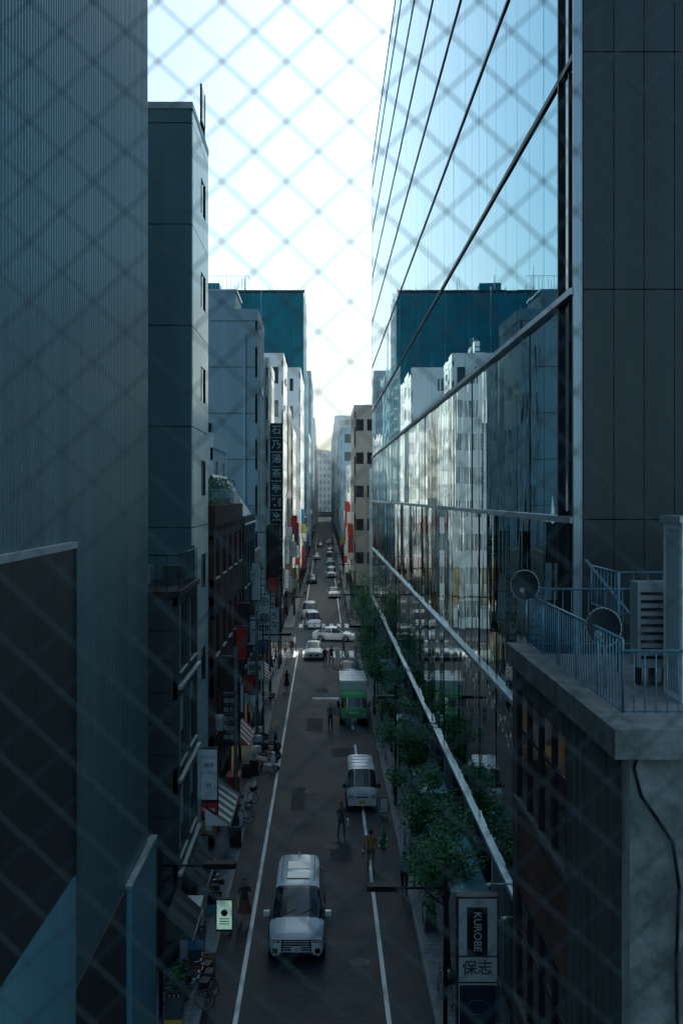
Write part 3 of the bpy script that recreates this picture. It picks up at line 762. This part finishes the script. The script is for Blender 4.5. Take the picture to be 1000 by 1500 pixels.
# ---------------------------------------------------------------- trees
def tree(x,y,h,cr,seed,n=1500,name='street_tree'):
    rr=random.Random(seed); e=grp(name,(x,y,.12))
    t=M(); top=Vector((rr.uniform(-.1,.1),rr.uniform(-.1,.1),h*.5)); t.cyl((0,0,0),top,.085,bark,.055,n=9)
    cl=[]
    for i in range(9):
        a=rr.uniform(0,6.28); r=cr*rr.uniform(.45,1); q=Vector((math.cos(a)*r,math.sin(a)*r,h*rr.uniform(.5,.97)))
        st=top*rr.uniform(.7,1); mid=st.lerp(q,.5)+Vector((0,0,.15)); t.cyl(st,mid,.035,bark,.022,n=6); t.cyl(mid,q,.022,bark,.008,n=5)
        cl.append((q,rr.uniform(.28,.5)*cr)); cl.append((mid,rr.uniform(.2,.4)*cr))
    cl.append((Vector((0,0,h*.92)),.45*cr))
    t.make('trunk_and_limbs',e)
    l=M()
    for i in range(n):
        c,r=rr.choice(cl); d=Vector((rr.gauss(0,1),rr.gauss(0,1),rr.gauss(0,.8))); d=d.normalized()*r*(rr.random()**.4)*1.15
        p=c+d; u=Vector((rr.gauss(0,1),rr.gauss(0,1),rr.gauss(0,.6))).normalized(); w=u.orthogonal().normalized(); s=rr.uniform(.05,.095)
        l.poly([p-u*s,p+w*s*.55,p+u*s,p-w*s*.55],leaf2 if rr.random()<.5 else leaf)
    l.make('foliage',e)
for i,(x,y,h,cr) in enumerate(((4.0,31.5,4.6,1.25),(3.95,37.5,4.7,1.1),(4.0,44.5,5,1.1),(3.9,51,5,1.2),(4.0,58,5.2,1.2),(3.9,66,5.5,1.3),(3.9,71,5.3,1.2),(3.9,76,6,1.4),(3.9,82,6,1.3),(4.0,87,6.5,1.4),(3.8,94,8,1.5))):
    tree(x,y,h,cr,i+3,3600 if y<46 else 2600)
tree(-3.9,124,5,1.1,50,700); tree(4.2,121,6,1.4,51,700)
def planter(name,x0,x1,y0,y1,z,hh,n,seed):
    rr=random.Random(seed); e=grp(name); m=M(); m.box(x0,x1,y0,y1,z,z+.35,grey_d); m.make('box',e); l=M()
    for i in range(n):
        p=Vector((rr.uniform(x0,x1),rr.uniform(y0,y1),z+.35+hh*rr.random()**1.3)); u=Vector((rr.gauss(0,1),rr.gauss(0,1),rr.gauss(0,1))).normalized(); w=u.orthogonal().normalized(); s=rr.uniform(.05,.11)
        l.poly([p-u*s,p+w*s*.5,p+u*s,p-w*s*.5],leaf2 if rr.random()<.5 else leaf)
    l.make('foliage',e)
planter('roof_garden_planter',-6.4,-5.1,49,56,14.0,1.9,2600,1)
planter('roof_garden_planter',-6.0,-4.9,42.6,44.5,14.0,.9,600,2)
planter('planter',3.5,3.9,34,35,.12,.5,250,3); planter('planter',-4.6,-4.2,29,30,.12,.6,250,4); planter('planter',-4.5,-4.1,33.2,34.0,.12,.6,250,5)

# ---------------------------------------------------------------- street lamps
def lamp(x,y,z,side,arm,dbl=False):
    e=grp('street_lamp',(x,y,0)); m=M()
    m.cyl((0,0,.1),(0,0,1.0),.09,black_m,n=12); m.cyl((0,0,1.0),(0,0,z+.5),.06,black_m,.05,n=12); m.ell((0,0,z+.55),.07,.07,.09,black_m)
    s=-side
    m.cyl((0,0,z),(s*arm,0,z),.035,black_m,n=8); m.cyl((0,0,z-.5),(s*.6,0,z),.02,black_m)
    m.make('pole_and_arm',e)
    m=M(); m.box(*sorted((s*(arm-.85),s*arm)),-.16,.16,z-.04,z+.1,black_m); m.box(*sorted((s*(arm-.8),s*(arm-.05))),-.12,.12,z-.06,z-.04,alu_m); m.make('luminaire',e,bevel=.03)
lamp(3.22,26,4.85,1,2.1); lamp(-4.35,26,5.45,-1,2.0)
lamp(3.5,68,6.2,1,1.8); lamp(3.5,48,5.4,1,.9); lamp(-3.9,62,6.5,-1,1.8); lamp(-3.9,88,6.2,-1,1.8); lamp(3.5,90,6.2,1,1.8)
for y in (125,150,180): lamp(-3.8,y,6,-1,1.6); lamp(3.6,y+8,6,1,1.6)

# ---------------------------------------------------------------- signs
def pole_post(x,y,z):
    e=grp('utility_pole',(x,y,0)); m=M(); m.cyl((0,0,0),(0,0,z),.11,conc_m,.08,n=10); m.box(-.4,.4,-.03,.03,z-.6,z-.52,dark_m); m.box(-.3,.3,-.03,.03,z-1.2,z-1.12,dark_m); m.make('post',e)
def projsign(name,x0,x1,y,z0,z1,panel,th=.22,frame=dark_m,attach=None):
    e=grp(name); m=M(); m.box(x0,x1,y-th/2,y+th/2,z0,z1,frame); m.box(x0+.04,x1-.04,y-th/2-.012,y-th/2,z0+.05,z1-.05,panel); m.box(x0+.04,x1-.04,y+th/2,y+th/2+.012,z0+.05,z1-.05,panel)
    if attach is not None:
        for zz in (z0+.15*(z1-z0),z1-.15*(z1-z0)): m.box(*sorted((x0 if attach<x0 else x1,attach)),y-.03,y+.03,zz-.03,zz+.03,frame)
    m.make('sign_box',e,bevel=.01); return e
def psign(name,u0,u1,v0,v1,Y,panel,attach=None,**k):
    a=P(u0,v1,Y); b=P(u1,v0,Y)
    return projsign(name,a.x,b.x,Y,a.z,b.z,panel,attach=attach,**k),a,b
e,a,b=psign('shop_sign',668,728,1310,1540,27,sign_w,attach=5.5,th=.35)
m=M(); yy=27-.19
q0=P(682,1395,27);q1=P(712,1325,27); m.box(q0.x,q1.x,yy-.012,yy,q0.z,q1.z,sign_k)
q0=P(671,1438,27);q1=P(725,1500,27); m.box(q0.x,q1.x,yy-.012,yy,q1.z,q0.z,sign_n)
for v in (1396,1434,1503): q=P(670,v,27); m.box(a.x+.02,b.x-.02,yy-.02,yy-.001,q.z-.015,q.z+.015,dark_m)
cc=P(698,1470,27); 
for i in range(24):
    t0,t1=2*PI*i/24,2*PI*(i+1)/24
    m.cyl((cc.x+.33*math.cos(t0),yy-.02,cc.z+.2*math.sin(t0)),(cc.x+.33*math.cos(t1),yy-.02,cc.z+.2*math.sin(t1)),.012,sign_c,n=5)
m.make('panels',e)
cc=P(697,1360,27); txt('KUROBE',(cc.x,yy-.016,cc.z),.30,ink_w,e,rot=(PI/2,PI/2,0),sx=.95)
cc=P(697,1414,27); txt('保志',(cc.x,yy-.008,cc.z),.42,ink_k,e)
e,a,b=psign('shop_sign',293,320,1095,1172,39,sign_w,attach=-4.9); c=(a+b)/2; txt('ロシュニ',(c.x,39-.13,b.z-.35),.15,ink_k,e); txt('サンデリア',(c.x,39-.13,b.z-1.0),.135,ink_k,e); txt('珈琲',(c.x,39-.13,b.z-.68),.2,ink_k,e); txt('2F',(c.x,39-.13,b.z-1.5),.25,ink_k,e)
e,a,b=psign('shop_sign',293,320,1173,1197,39,sign_r,attach=-4.9); c=(a+b)/2; txt('kiwa',(c.x,39-.13,c.z+.03),.28,ink_w,e)
e,a,b=psign('shop_sign',293,320,1198,1223,39,sign_b,attach=-4.9)
c=(a+b)/2; mm=M(); mm.box(c.x-.12,c.x+.12,38.86,38.88,c.z-.12,c.z+.16,sign_w); mm.make('mark',e)
e,a,b=psign('shop_sign',378,396,870,938,66,sign_w,attach=-4.7); c=(a+b)/2; txt('鳥繁',(c.x,65.87,c.z-.55),.82,ink_k,e,vertical=True,spacing=.95)
mm=M(); mm.torus((c.x,65.85,b.z-.5),.26,.025,'y',ink_k); mm.box(c.x-.2,c.x+.2,65.84,65.86,b.z-.52,b.z-.48,ink_k); mm.box(c.x-.02,c.x+.02,65.835,65.855,b.z-.7,b.z-.3,ink_k); mm.make('roundel',e)
e,a,b=psign('shop_sign',361,387,967,996,60,sign_w,attach=-4.7); c=(a+b)/2; txt('銀座',(c.x,59.87,c.z+.15),.42,ink_k,e); txt('酒房',(c.x,59.87,c.z-.28),.34,ink_k,e)
e,a,b=psign('shop_sign',322,352,990,1092,46,sign_k,attach=-4.75); mm=M()
for k in range(7):
    zz=b.z-.25-k*.43; 
    txt(R.choice(['酒場','和食','鮨処','茶寮','天麩羅']),((a.x+b.x)/2-.05,45.865,zz-.05),.26,ink_w,e)
    mm.box(a.x+.06,b.x-.06,45.86,45.875,zz-.24,zz-.225,alu_m)
mm.make('rules',e)
e,a,b=psign('vertical_shop_sign',396,414,620,874,88,sign_k,attach=-4.9,th=.4); c=(a+b)/2
n=12; hh=(b.z-a.z)/n
for k,ch in enumerate('石乃湯茶亭割烹銀ふぐ料理'):
    txt(ch,(c.x,87.78,b.z-hh*(k+.5)),.86,ink_w,e)
mm=M()
for k in range(1,n): mm.box(a.x+.08,b.x-.08,87.76,87.785,b.z-hh*k-.04,b.z-hh*k+.04,sign_w if k%2==0 else grey_w)
mm.make('dividers',e)
e,a,b=psign('shop_sign',392,410,768,845,72,sign_k,attach=-4.9)
e,a,b=psign('shop_sign',392,408,845,868,72,sign_r,attach=-4.9)
e,a,b=psign('shop_sign',395,409,890,940,72,sign_w,attach=-4.9); c=(a+b)/2; txt('うなぎ',(c.x,71.87,c.z),.6,ink_k,e,vertical=True)
for i in range(84):
    Y=R.choice([R.uniform(86,95),R.uniform(114,180),R.uniform(114,180),R.uniform(114,320)]); L=R.random()<.66
    xw=-4.75 if Y<124 else (-4.35 if Y<150 else -3.75)
    if not L: xw=4.0 if Y>130 else 5.0
    z0=R.uniform(2.6,11); hh=R.uniform(1,4.0); wd=R.uniform(.5,.8)
    if not L and Y<130: continue
    x0,x1=(xw,xw+wd) if L else (xw-wd,xw)
    projsign('shop_sign',x0,x1,Y,z0,z0+hh,R.choice([sign_w,sign_w,sign_w,sign_w,sign_k,sign_r,sign_r,sign_c,sign_y]),attach=None)
for i,(Y,z0,hh,pm) in enumerate(((44,6.5,1.6,sign_k),(50,4.2,1.5,sign_w),(52,6.6,1.8,sign_r),(54,7.2,2.2,sign_k),(57.5,3.6,1.2,sign_r),(59.5,6.2,1.8,sign_w),(63.5,8.5,2.5,sign_w),(68,6.5,2.6,sign_w),(70,4,1.6,sign_c),(74,3.6,1.8,sign_r),(78,5,3,sign_w),(80,9,3.5,sign_k),(81.5,5,2.4,sign_w),(83,4,1.5,sign_y))):
    projsign('shop_sign',-4.75,-4.1,Y,z0,z0+hh,pm)
for (y0,y1,pm) in ((42.5,47,sign_k),(48,52,sign_b),(57.3,61,sign_w),(62,65.6,sign_k),(67.5,74,sign_r),(77,83,sign_w)):
    e=grp('fascia_sign'); m=M(); m.box(-4.72,-4.5,y0,y1,3.1,3.75,pm); m.box(-4.72,-4.46,y0-.04,y1+.04,3.75,3.82,dark_m); m.make('board',e)
def awning(y0,y1,zt,x0,x1,ma,mb,n):
    e=grp('striped_awning'); m=M(); w=(y1-y0)/n
    for i in range(n):
        mm=ma if i%2 else mb; a_,b_=y0+i*w,y0+(i+1)*w
        m.poly([(x0,a_,zt),(x1,a_,zt-.7),(x1,b_,zt-.7),(x0,b_,zt)],mm); m.poly([(x1,a_,zt-.7),(x1,a_,zt-.95),(x1,b_,zt-.95),(x1,b_,zt-.7)],mm)
    m.poly([(x0,y0,zt),(x1,y0,zt-.7),(x0,y0,zt-.7)],ma); m.cyl((x1,y0,zt-.7),(x1,y1,zt-.7),.015,alu_m); m.make('canvas',e)
awning(38.6,42.8,2.95,-4.72,-3.75,ink_w,sign_k,11)
awning(33,35.6,2.8,-4.7,-3.95,grey_d,sign_k,6); awning(29,31.2,2.8,-4.7,-3.9,grey_d,dark_m,5)
awning(51,54.5,2.95,-4.6,-3.9,sign_r,sign_w,8); awning(59,63,2.95,-4.6,-3.9,grey_w,grey_w,4); awning(69,74,2.95,-4.8,-3.9,sign_w,sign_r,10)
def standsign(u,v,w,h,pm,tilt=.1,z=.0,name='pavement_sign'):
    Y=(H-z)*F/(v-727); x=(u-475)/F*Y; e=grp(name,(x,Y,z)); m=M()
    m.box(-w/2,w/2,-.08,.08,.12,h,dark_m); m.box(-w/2+.03,w/2-.03,-.095,-.08,.2,h-.05,pm); m.box(-w/2+.03,w/2-.03,.08,.095,.2,h-.05,pm)
    for s in (-1,1): m.box(*sorted((s*w*.3,s*w*.45)),-.2,.2,0,.06,dark_m); m.box(*sorted((s*w*.35,s*w*.4)),-.03,.03,.06,.12,dark_m)
    if pm is lit_m:
        m.cyl((0,-.1,h*.62),(0,-.096,h*.62),.12,ink_k,n=16)
        for q in range(3): m.box(-w*.3,w*.3,-.1,-.095,h*.3+q*.09,h*.3+q*.09+.03,ink_k)
    m.make('board',e,bevel=.01)
standsign(329,1368,.58,1.25,lit_m,z=.0); standsign(345,1245,.5,1.0,sign_k); standsign(350,1215,.45,.9,sign_w); standsign(268,1352,.4,.9,sign_y,z=.12); standsign(372,1140,.5,1.,sign_k); standsign(305,1440,.45,.95,sign_b,z=.12); standsign(562,1195,.4,.9,sign_w)
def cone(u,v,m_):
    Y=H*F/(v-727); x=(u-475)/F*Y; m=M(); m.box(x-.18,x+.18,Y-.18,Y+.18,.01,.05,m_); m.cyl((x,Y,.05),(x,Y,.7),.13,m_,.03,n=14); m.cyl((x,Y,.35),(x,Y,.47),.085,ink_w,.064,n=14); m.make('traffic_cone')
cone(560,1240,sign_g); cone(561,1230,sign_g)

# ---------------------------------------------------------------- bicycles / scooters
def bike(x,y,rot,col,z=0.):
    e=grp('bicycle',(x,y,z),rot); m=M()
    for yy in (-.52,.52):
        m.torus((0,yy,.33),.31,.018,'x',rubber,n=22,k=5); m.torus((0,yy,.33),.285,.008,'x',chrome,n=22,k=4)
        for k in range(8): t=PI*k/8; m.cyl((0,yy-.28*math.cos(t),.33-.28*math.sin(t)),(0,yy+.28*math.cos(t),.33+.28*math.sin(t)),.003,chrome,n=3,caps=False)
    m.make('wheels',e); m=M()
    bb=(0,.05,.3); hd=(0,-.36,.82); st=(0,.2,.78)
    m.path([bb,hd],.018,col); m.path([bb,st],.016,col); m.path([(0,.17,.68),(0,-.34,.74)],.014,col); m.path([st,(0,.52,.33),bb],.012,col); m.path([hd,(0,-.52,.33)],.014,col); m.path([hd,(0,-.34,.98)],.012,chrome)
    m.path([(-.27,-.2,1.0),(-.2,-.34,.99),(.2,-.34,.99),(.27,-.2,1.0)],.012,chrome); m.ell((0,.22,.86),.07,.13,.04,black_m); m.cyl((0,.21,.78),(0,.21,.84),.012,chrome)
    m.cyl((-.02,.05,.3),(.02,.05,.3),.09,dark_m,n=14); m.box(-.18,.18,-.66,-.42,.72,.9,dark_m); m.cyl((-.14,.05,.2),(.14,.05,.4),.012,dark_m)
    m.path([(.05,.5,.33),(.12,.58,0)],.01,chrome); m.make('frame',e)
for i,(x,y,r_) in enumerate(((-4.05,28.9,1.4),(-4.0,29.4,1.5),(-4.1,30.0,1.3),(-4.15,36.4,.2),(-4.1,36.9,.3),(-4.0,45.3,1.2),(-4.1,45.9,1.3),(-4.0,48.2,1.2),(-4.2,70,1.),(-4.2,71,1.),(3.7,29.5,.1),(3.7,41,.1),(3.9,95,1.4),(3.8,92,1.4),(3.7,91,1.3))):
    bike(x,y,r_,R.choice([sign_k,sign_c,alu_m,sign_r]),.12)
for i in range(10): bike(3.55+.1*(i%2),118+i*.9,1.3,R.choice([sign_k,alu_m]),.12)
def scooter(x,y,rot,col,name='scooter',z=0.):
    e=grp(name,(x,y,z),rot); m=M()
    for yy in (-.6,.6): m.torus((0,yy,.24),.19,.055,'x',rubber,n=18,k=7); m.cyl((-.05,yy,.24),(.05,yy,.24),.12,alu_m,n=12)
    m.make('wheels',e); m=M()
    m.ell((0,.45,.6),.17,.4,.17,col); m.ell((0,.35,.8),.15,.36,.07,black_m); m.box(-.15,.15,-.3,.2,.26,.34,col); m.cyl((0,-.6,.25),(0,-.36,.95),.035,dark_m)
    m.ell((0,-.42,.62),.2,.08,.34,col); m.ell((0,-.4,1.0),.13,.12,.1,col); m.ell((0,-.5,.98),.07,.05,.07,lampg); m.ell((0,-.6,.4),.09,.22,.08,col)
    m.path([(-.34,-.26,1.05),(-.1,-.38,1.03),(.1,-.38,1.03),(.34,-.26,1.05)],.018,black_m); m.box(-.2,.2,.68,1.05,.85,1.2,sign_w)
    for s in (-1,1): m.cyl((s*.22,-.32,1.05),(s*.28,-.34,1.25),.008,black_m); m.ell((s*.28,-.35,1.28),.06,.015,.045,dark_m)
    m.make('body',e)
scooter(-3.15,54.5,.9,whitep,'motor_scooter'); scooter(-3.2,57,1.0,sign_k,'motor_scooter'); scooter(-3.3,59.2,1.0,darkp,'motor_scooter')
for y in (30,34,38,42.5,50,56,63,70,78):
    m=M(); m.cyl((3.5,y,.12),(3.5,y,.95),.045,alu_m,n=10); m.ell((3.5,y,.95),.05,.05,.04,alu_m); m.torus((3.5,y,.8),.055,.012,'x',dark_m); m.make('bollard')
for (y,c_) in ((32.2,sign_w),(47,sign_r),(55.8,sign_w),(64.5,sign_c)):
    e=grp('vending_machine',(-4.35,y,.12)); m=M(); m.box(-.35,.3,-.5,.5,0,1.8,c_); m.box(.3,.32,-.42,.42,.9,1.65,glass_l); m.box(.3,.33,-.35,.35,.2,.42,dark_m)
    for q in range(6): m.box(.32,.325,-.38+q*.13,-.3+q*.13,1.2,1.4,R.choice([sign_r,sign_y,sign_w,sign_c]))
    m.make('cabinet',e,bevel=.02)
for (x,y) in ((-4.1,31.5),(-4.0,35.7),(-4.1,44.1),(-4.2,52.7),(-4.1,61),(-4.3,27.9)):
    e=grp('stacked_crates',(x,y,.12)); m=M()
    for k in range(R.randint(2,4)):
        c_=R.choice([sign_k,sign_c,sign_y,grey_d]); m.box(-.25,.25,-.2,.2,k*.31,k*.31+.04,c_)
        for s in (-1,1): m.box(*sorted((s*.23,s*.25)),-.2,.2,k*.31+.04,k*.31+.3,c_); m.box(-.23,.23,*sorted((s*.18,s*.2)),k*.31+.04,k*.31+.3,c_)
        for q in range(3): m.cyl((-.13+q*.13,0,k*.31+.04),(-.13+q*.13,0,k*.31+.28),.035,sign_b)
    m.make('crates',e)
for y in (44,58,72,86): pole_post(-4.0,y,8.5)

# ---------------------------------------------------------------- wired mesh window
e=grp('wire_mesh_window')
Yw=.56; sx=94/F*Yw; sz=88/F*Yw; c0=P(372,222,Yw)
m=M()
ext=30
for i in range(-ext,ext+1):
    xo=c0.x+i*sx
    for s in (1,-1):
        za,zb=H-.62,H+.6
        xa=xo+s*(za-c0.z)*sx/sz; xb=xo+s*(zb-c0.z)*sx/sz
        yo=Yw+.0004*s
        m.cyl((xa,yo,za),(xb,yo,zb),.00050,wire_m,n=6)
m.make('wires',e)
m=M()
for i in range(-14,15):
    for j in range(-18,20):
        for o_ in (0,.5):
            m.ell((c0.x+(i+o_)*sx,Yw,c0.z-(j+o_)*sz),.0013,.0008,.0010,wire_m,6,4)
m.make('wire_crossings',e)
m=M(); m.box(-1.1,1.1,.52,.6,H-.72,H-.62,alu_m); m.box(-1.1,1.1,.52,.6,H+.6,H+.7,alu_m); m.box(-1.2,-1.1,.52,.6,H-.72,H+.7,alu_m); m.box(1.1,1.2,.52,.6,H-.72,H+.7,alu_m); m.make('frame',e)

# ---------------------------------------------------------------- haze standing in the far part of the street
hm=bpy.data.materials.new('haze'); hm.use_nodes=True; N=hm.node_tree.nodes; L=hm.node_tree.links
N.remove(N['Principled BSDF']); vs=N.new('ShaderNodeVolumeScatter'); vs.inputs['Color'].default_value=(.85,.95,1,1); vs.inputs['Density'].default_value=.0016; vs.inputs['Anisotropy'].default_value=.3
L.new(vs.outputs[0],N['Material Output'].inputs['Volume']); MATS['haze']=hm
m=M(); m.box(-70,70,207,900,-.5,110,hm); m.make('haze')

# ---------------------------------------------------------------- light
az,el=math.radians(40),math.radians(43)
w=bpy.data.worlds.new('World'); S.world=w; w.use_nodes=True; N=w.node_tree.nodes; L=w.node_tree.links
bg=N['Background']; sk=N.new('ShaderNodeTexSky'); sk.sky_type='NISHITA'; sk.sun_disc=False; sk.sun_elevation=el; sk.sun_rotation=az; sk.dust_density=3.2; sk.air_density=.9; sk.ozone_density=1.0
mx=N.new('ShaderNodeMix'); mx.data_type='RGBA'; mx.blend_type='MULTIPLY'; mx.inputs[0].default_value=1
L.new(sk.outputs[0],mx.inputs[6]); mx.inputs[7].default_value=(.90,1.08,1.0,1)
L.new(mx.outputs[2],bg.inputs[0]); bg.inputs[1].default_value=.25
sd=bpy.data.lights.new('sun','SUN'); sd.energy=5; sd.angle=math.radians(.5); sd.color=(1,.95,.87)
so=bpy.data.objects.new('sun',sd); COL.objects.link(so)
d=Vector((math.sin(az)*math.cos(el),math.cos(az)*math.cos(el),math.sin(el))); so.rotation_euler=d.to_track_quat('Z','Y').to_euler()

# ---------------------------------------------------------------- camera
cd=bpy.data.cameras.new('camera'); co=bpy.data.objects.new('camera',cd); COL.objects.link(co)
co.location=(0,0,H); co.rotation_euler=(PI/2,0,0)
cd.sensor_fit='VERTICAL'; cd.sensor_height=36; cd.sensor_width=24; cd.lens=F/1500*36
cd.shift_x=25/1500; cd.shift_y=-23/1500; cd.clip_start=.05; cd.clip_end=4000
cd.dof.use_dof=True; cd.dof.focus_distance=55; cd.dof.aperture_fstop=7.5
S.camera=co
